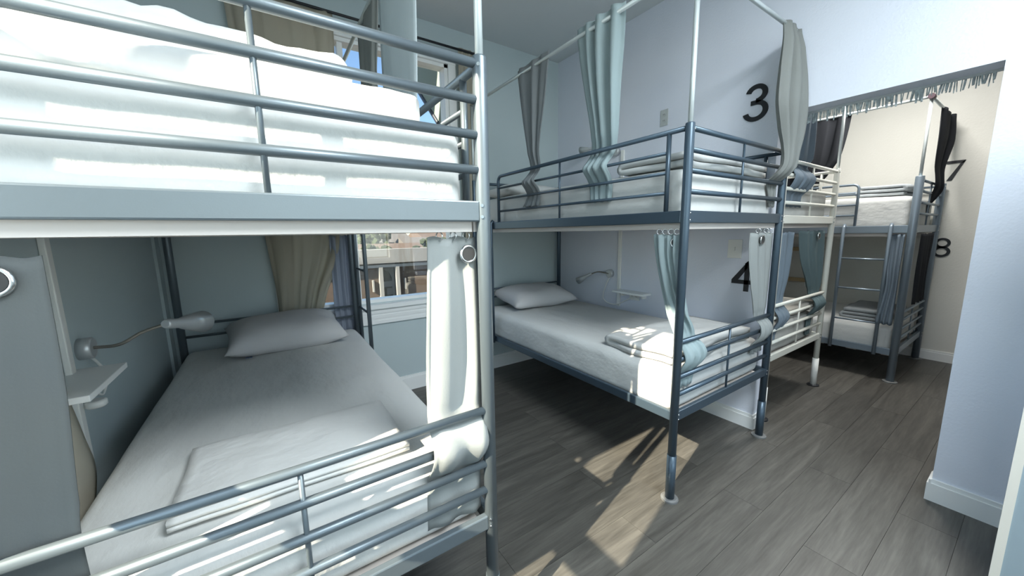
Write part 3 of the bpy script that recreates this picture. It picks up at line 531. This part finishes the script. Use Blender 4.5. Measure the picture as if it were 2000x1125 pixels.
def raceway(x, y, z0, z1, s, label):
    tag(box('cable_raceway', (min(x, x + s * .016), y - .016, z0), (max(x, x + s * .016), y + .016, z1), PLAST, None, .003), label, 'cable cover', 'white cable covers')
raceway(XL + .0005, .715, .62, 2.2, 1, 'white vertical cable cover on the left wall behind the shelf')
raceway(XR - .0005, 1.20, .66, 2.0, -1, 'white vertical cable cover on the wall above the lower bunk by number 4')
def plate(y0, y1, z0, z1, kind, label, m=PLAST):
    r = empty('wall_plate', (XR, (y0 + y1) / 2, (z0 + z1) / 2)); tag(r, label, kind)
    box('plate', (XR - .006, y0, z0), (XR, y1, z1), m, r, .002); ym, zm = (y0 + y1) / 2, (z0 + z1) / 2
    if kind == 'switch': box('toggle', (XR - .016, ym - .005, zm - .012), (XR - .005, ym + .005, zm + .012), m, r)
    else:
        v = (z1 - z0) > (y1 - y0)
        for s in (-1, 1):
            c = (ym, zm + s * .022) if v else (ym + s * .022, zm)
            f = tube('socket', [(XR - .006, *c), (XR - .0085, *c)], .014, m, r, 16)
            for k in (-1, 1):
                box('slot', (XR - .0092, c[0] + k * .005 - .0012, c[1] - .005), (XR - .0084, c[0] + k * .005 + .0012, c[1] + .005), DARKH, f)
plate(.212, .30, 1.135, 1.258, 'switch', 'white light switch on the wall above the number 4')
plate(.795, .858, 2.105, 2.222, 'socket', 'grey metal wall socket above the upper bunk', mat('socket_metal', (.50, .52, .51), .4, .2))
plate(.985, 1.085, .735, .80, 'socket', 'white double wall socket under the small shelf by number 4')
tag(tube('lamp_cord', bez([(1.02, 1.30, .92), (1.02, 1.345, .83), (1.02, 1.375, .72), (1.02, 1.32, .672), (1.02, 1.22, .672), (1.02, 1.12, .72), (1.022, 1.06, .755)]), .005, PLAST), 'white looping lamp cord on the wall by number 4', 'cord', 'lamp cords')
tag(tube('lamp_cord', bez([(-2.07, .835, .935), (-2.07, .88, .90), (-2.06, .90, .85), (-2.06, .84, .80), (-2.06, .78, .83)]), .004, PLAST), 'white lamp cord hanging below the shelf on the left wall', 'cord', 'lamp cords')
pg = empty('cord_switch', (-2.05, .74, .80)); tag(pg, 'small round white cord switch under the shelf on the left wall', 'switch')
tube('switch_body', [(-2.05, .74, .79), (-2.05, .74, .795), (-2.05, .74, .81), (-2.05, .74, .814)], [.02, .026, .026, .02], PLAST, pg, 18)
# fringe under the lintel of the doorway
fr = empty('fringe_trim', (XR2, (OY0 + OY1) / 2, OZ)); tag(fr, 'grey ragged fringe hanging under the doorway lintel', 'fringe')
box('fringe_band', (XR2 - .012, OY0 + .004, OZ - .012), (XR2 - .004, OY1 - .004, OZ), mat('fringe_band', (.45, .48, .49), .8), fr)
bm = bmesh.new(); yy = OY0 + .03
while yy < OY1 - .01:
    if random.random() < .82:
        L_ = random.uniform(.028, .062); w = random.uniform(.004, .011); dx = random.uniform(-.008, .008); dy = random.uniform(-.006, .006)
        add_tube(bm, [(XR2 - .008, yy, OZ - .01), (XR2 - .008 + dx, yy + dy * .5, OZ - .01 - L_ * .5), (XR2 - .008 + dx * 1.5, yy + dy, OZ - .01 - L_)], [w * .5, w * .5, w * .4], 5)
    yy += random.uniform(.005, .010)
tag(build('fringe_strands', bm, mat('fringe_strands', (.40, .45, .46), .8, var=.4, vscale=60), fr), kind='stuff')
# ---------------------------------------------------------------- outdoors, seen through the back window
GZ = -4.6
BRICK = mat('brown_brick', (.085, .062, .045), .9, var=.12, vscale=6, bump=.2, bscale=25); BAND = mat('parapet_paint', (.20, .20, .19), .8); WHITEP = mat('white_paint_out', (.26, .26, .245), .7); ROOF = mat('roof_grey', (.11, .105, .10), .9); ROOFB = mat('roof_brown', (.10, .075, .06), .9)
LEAF = mat('tree_leaf', (.028, .042, .018), .9, var=.5, vscale=2.5, bump=.6, bscale=6, dist=.1); BARK = mat('bark', (.10, .075, .05), .9); DGLASS = mat('dark_glass', (.02, .022, .025), .15)
struct(box('ground', (-60, 2.6, GZ - .2), (90, 140, GZ), mat('asphalt', (.09, .085, .08), .9, var=.1)))
bb = empty('brick_building', (2, 12, GZ)); tag(bb, 'brown brick building with pale parapet across the street', 'building')
boxes('brick_wall', [((-8, 12, GZ), (1.55, 18, .36)), ((2.28, 12, GZ), (12, 18, .36)), ((1.55, 12.5, GZ), (2.28, 18, .36))], BRICK, bb)
box('parapet', (-8, 11.8, .36), (12, 12.3, .83), BAND, bb); box('flat_roof', (-8, 12.3, .36), (12, 18, .42), WHITEP, bb)
box('ledge', (-8, 11.9, .20), (12, 12.0, .30), WHITEP, bb)
dr = box('doorway', (1.58, 12.42, GZ), (2.2, 12.5, .2), WHITEP, bb)
for xx in (1.55, 2.12): box('pillar', (xx, 11.85, GZ), (xx + .12, 12.0, .22), WHITEP, bb)
bm = bmesh.new(); av = [(1.75, -.35), (2.1, -.35), (2.1, -.2), (2.0, 0.0), (1.85, .08), (1.75, .1)]
f = [bm.verts.new((x, 12.40, z)) for x, z in av]; g = [bm.verts.new((x, 12.42, z)) for x, z in av]; bm.faces.new(f); bm.faces.new(g[::-1])
for i in range(6): bm.faces.new((f[i], g[i], g[(i + 1) % 6], f[(i + 1) % 6]))
build('arched_glass', bm, DGLASS, dr); box('door_glass', (1.74, 12.39, -1.6), (2.1, 12.42, -.55), DGLASS, dr); box('door_notice', (1.9, 12.38, -.85), (2.1, 12.39, -.6), BAND, dr)
for xx in (1.32, 2.42): box('wall_lamp', (xx, 11.9, -.62), (xx + .05, 12, -.22), WHITEP, bb)
def house(x, y, w, d, h, rh, mw, mr, label):
    r = empty('house', (x, y, GZ)); tag(r, label, 'house', 'houses beyond the brick building'); z1 = GZ + h
    wl = box('house_wall', (x, y, GZ), (x + w, y + d, z1), mw, r)
    bm = bmesh.new(); v = [bm.verts.new(p) for p in ((x - .3, y - .3, z1), (x + w + .3, y - .3, z1), (x + w + .3, y + d + .3, z1), (x - .3, y + d + .3, z1), (x - .3, y + d / 2, z1 + rh), (x + w + .3, y + d / 2, z1 + rh))]
    for q in ((0, 1, 5, 4), (2, 3, 4, 5), (0, 4, 3), (1, 2, 5), (0, 3, 2, 1)): bm.faces.new([v[i] for i in q])
    build('roof', bm, mr, r)
    for k in range(3):
        wx = x + w * (.15 + .3 * k); box('house_window', (wx, y - .04, z1 - 1.3), (wx + w * .12, y, z1 - .5), DGLASS, wl)
house(2.9, 27, 6.2, 6, 4.2, 1.0, WHITEP, ROOFB, 'white house with a brown roof beyond the brick building')
house(10.4, 35, 6, 6, 4.4, 1.2, WHITEP, ROOF, 'white house with a grey roof beyond the brick building')
house(5.5, 44, 8, 7, 5.0, 1.2, BAND, ROOF, 'far cream house with a grey roof behind the trees')
house(16, 46, 7, 7, 5.3, 1.3, WHITEP, ROOFB, 'far white house with a brown roof on the right')
def tree(x, y, h, r, seed, label):
    t = empty('tree', (x, y, GZ)); tag(t, label, 'tree', 'trees beyond the brick building')
    tube('trunk', [(x, y, GZ), (x + .1, y, GZ + h * .6)], [.16, .09], BARK, t, 8)
    bm = bmesh.new(); rnd = random.Random(seed)
    for k in range(60):
        a = rnd.uniform(0, 6.28); q = rnd.random() ** .5 * r; c = Vector((x + q * math.cos(a), y + q * math.sin(a), GZ + h * .75 + rnd.uniform(-.25, .25) * h))
        mt = bmesh.ops.create_icosphere(bm, subdivisions=1, radius=rnd.uniform(.18, .36) * r)
        for v in mt['verts']: v.co = v.co * rnd.uniform(.75, 1.25) + c
    build('crown', bm, LEAF, t)
for i, (x, y, h, r, lb) in enumerate(((4.4, 24.8, 5.2, 1.1, 'bushy green tree left of the white house'), (7.2, 24.6, 5.0, 1.0, 'small round green tree before the white house'), (11.3, 31, 5.4, 1.3, 'green tree before the grey roofed house'), (7.6, 39, 6.2, 1.6, 'tall green tree between the far houses'), (18.8, 41, 5.8, 1.6, 'green tree at the right of the far houses'))): tree(x, y, h, r, i, lb)
bm = bmesh.new(); n = 40; pr = []
for i in range(n + 1):
    x = -60 + 150 * i / n; pr.append((bm.verts.new((x, 100, GZ)), bm.verts.new((x, 104, GZ + 6.5 + 2.5 * noise.noise(Vector((x * .05, 1, 0)))))))
bk = [bm.verts.new((v[0].co.x, 130, GZ)) for v in pr]
for i in range(n): bm.faces.new((pr[i][0], pr[i + 1][0], pr[i + 1][1], pr[i][1])); bm.faces.new((pr[i][1], pr[i + 1][1], bk[i + 1], bk[i]))
struct(build('hills', bm, mat('hill', (.07, .075, .06), .9, var=.3, vscale=.2)))
# canvas awning over the back window
aw = empty('window_awning', (-.98, YB + .12, 3.4)); tag(aw, 'grey green canvas awning outside the back window', 'awning')
AWM = mat('awning_canvas', (.22, .27, .235), .9, bump=.1); ya = YB + .13
def slab(name, v, t, m, par):
    bm = bmesh.new(); a = [bm.verts.new(p) for p in v]; n = (Vector(v[1]) - Vector(v[0])).cross(Vector(v[2]) - Vector(v[0])).normalized() * t; b_ = [bm.verts.new(Vector(p) + n) for p in v]; k = len(v)
    bm.faces.new(a); bm.faces.new(b_[::-1])
    for i in range(k): bm.faces.new((a[i], b_[i], b_[(i + 1) % k], a[(i + 1) % k]))
    return build(name, bm, m, par)
slab('awning_top', [(-2.1, ya, 3.42), (.0, ya, 3.42), (.0, ya + 1.0, 3.36), (-2.1, ya + 1.0, 3.36)], .012, AWM, aw)
for xx in (-.10, -1.98): slab('awning_side', [(xx, ya, 3.42), (xx, ya, 2.13), (xx, ya + 1.0, 3.04), (xx, ya + 1.0, 3.36)], .012, AWM, aw); tube('awning_strut', [(xx, ya, 2.11), (xx, ya + 1.0, 3.02)], .02, mat('strut_dark', (.01, .015, .03), .5), aw, 8)
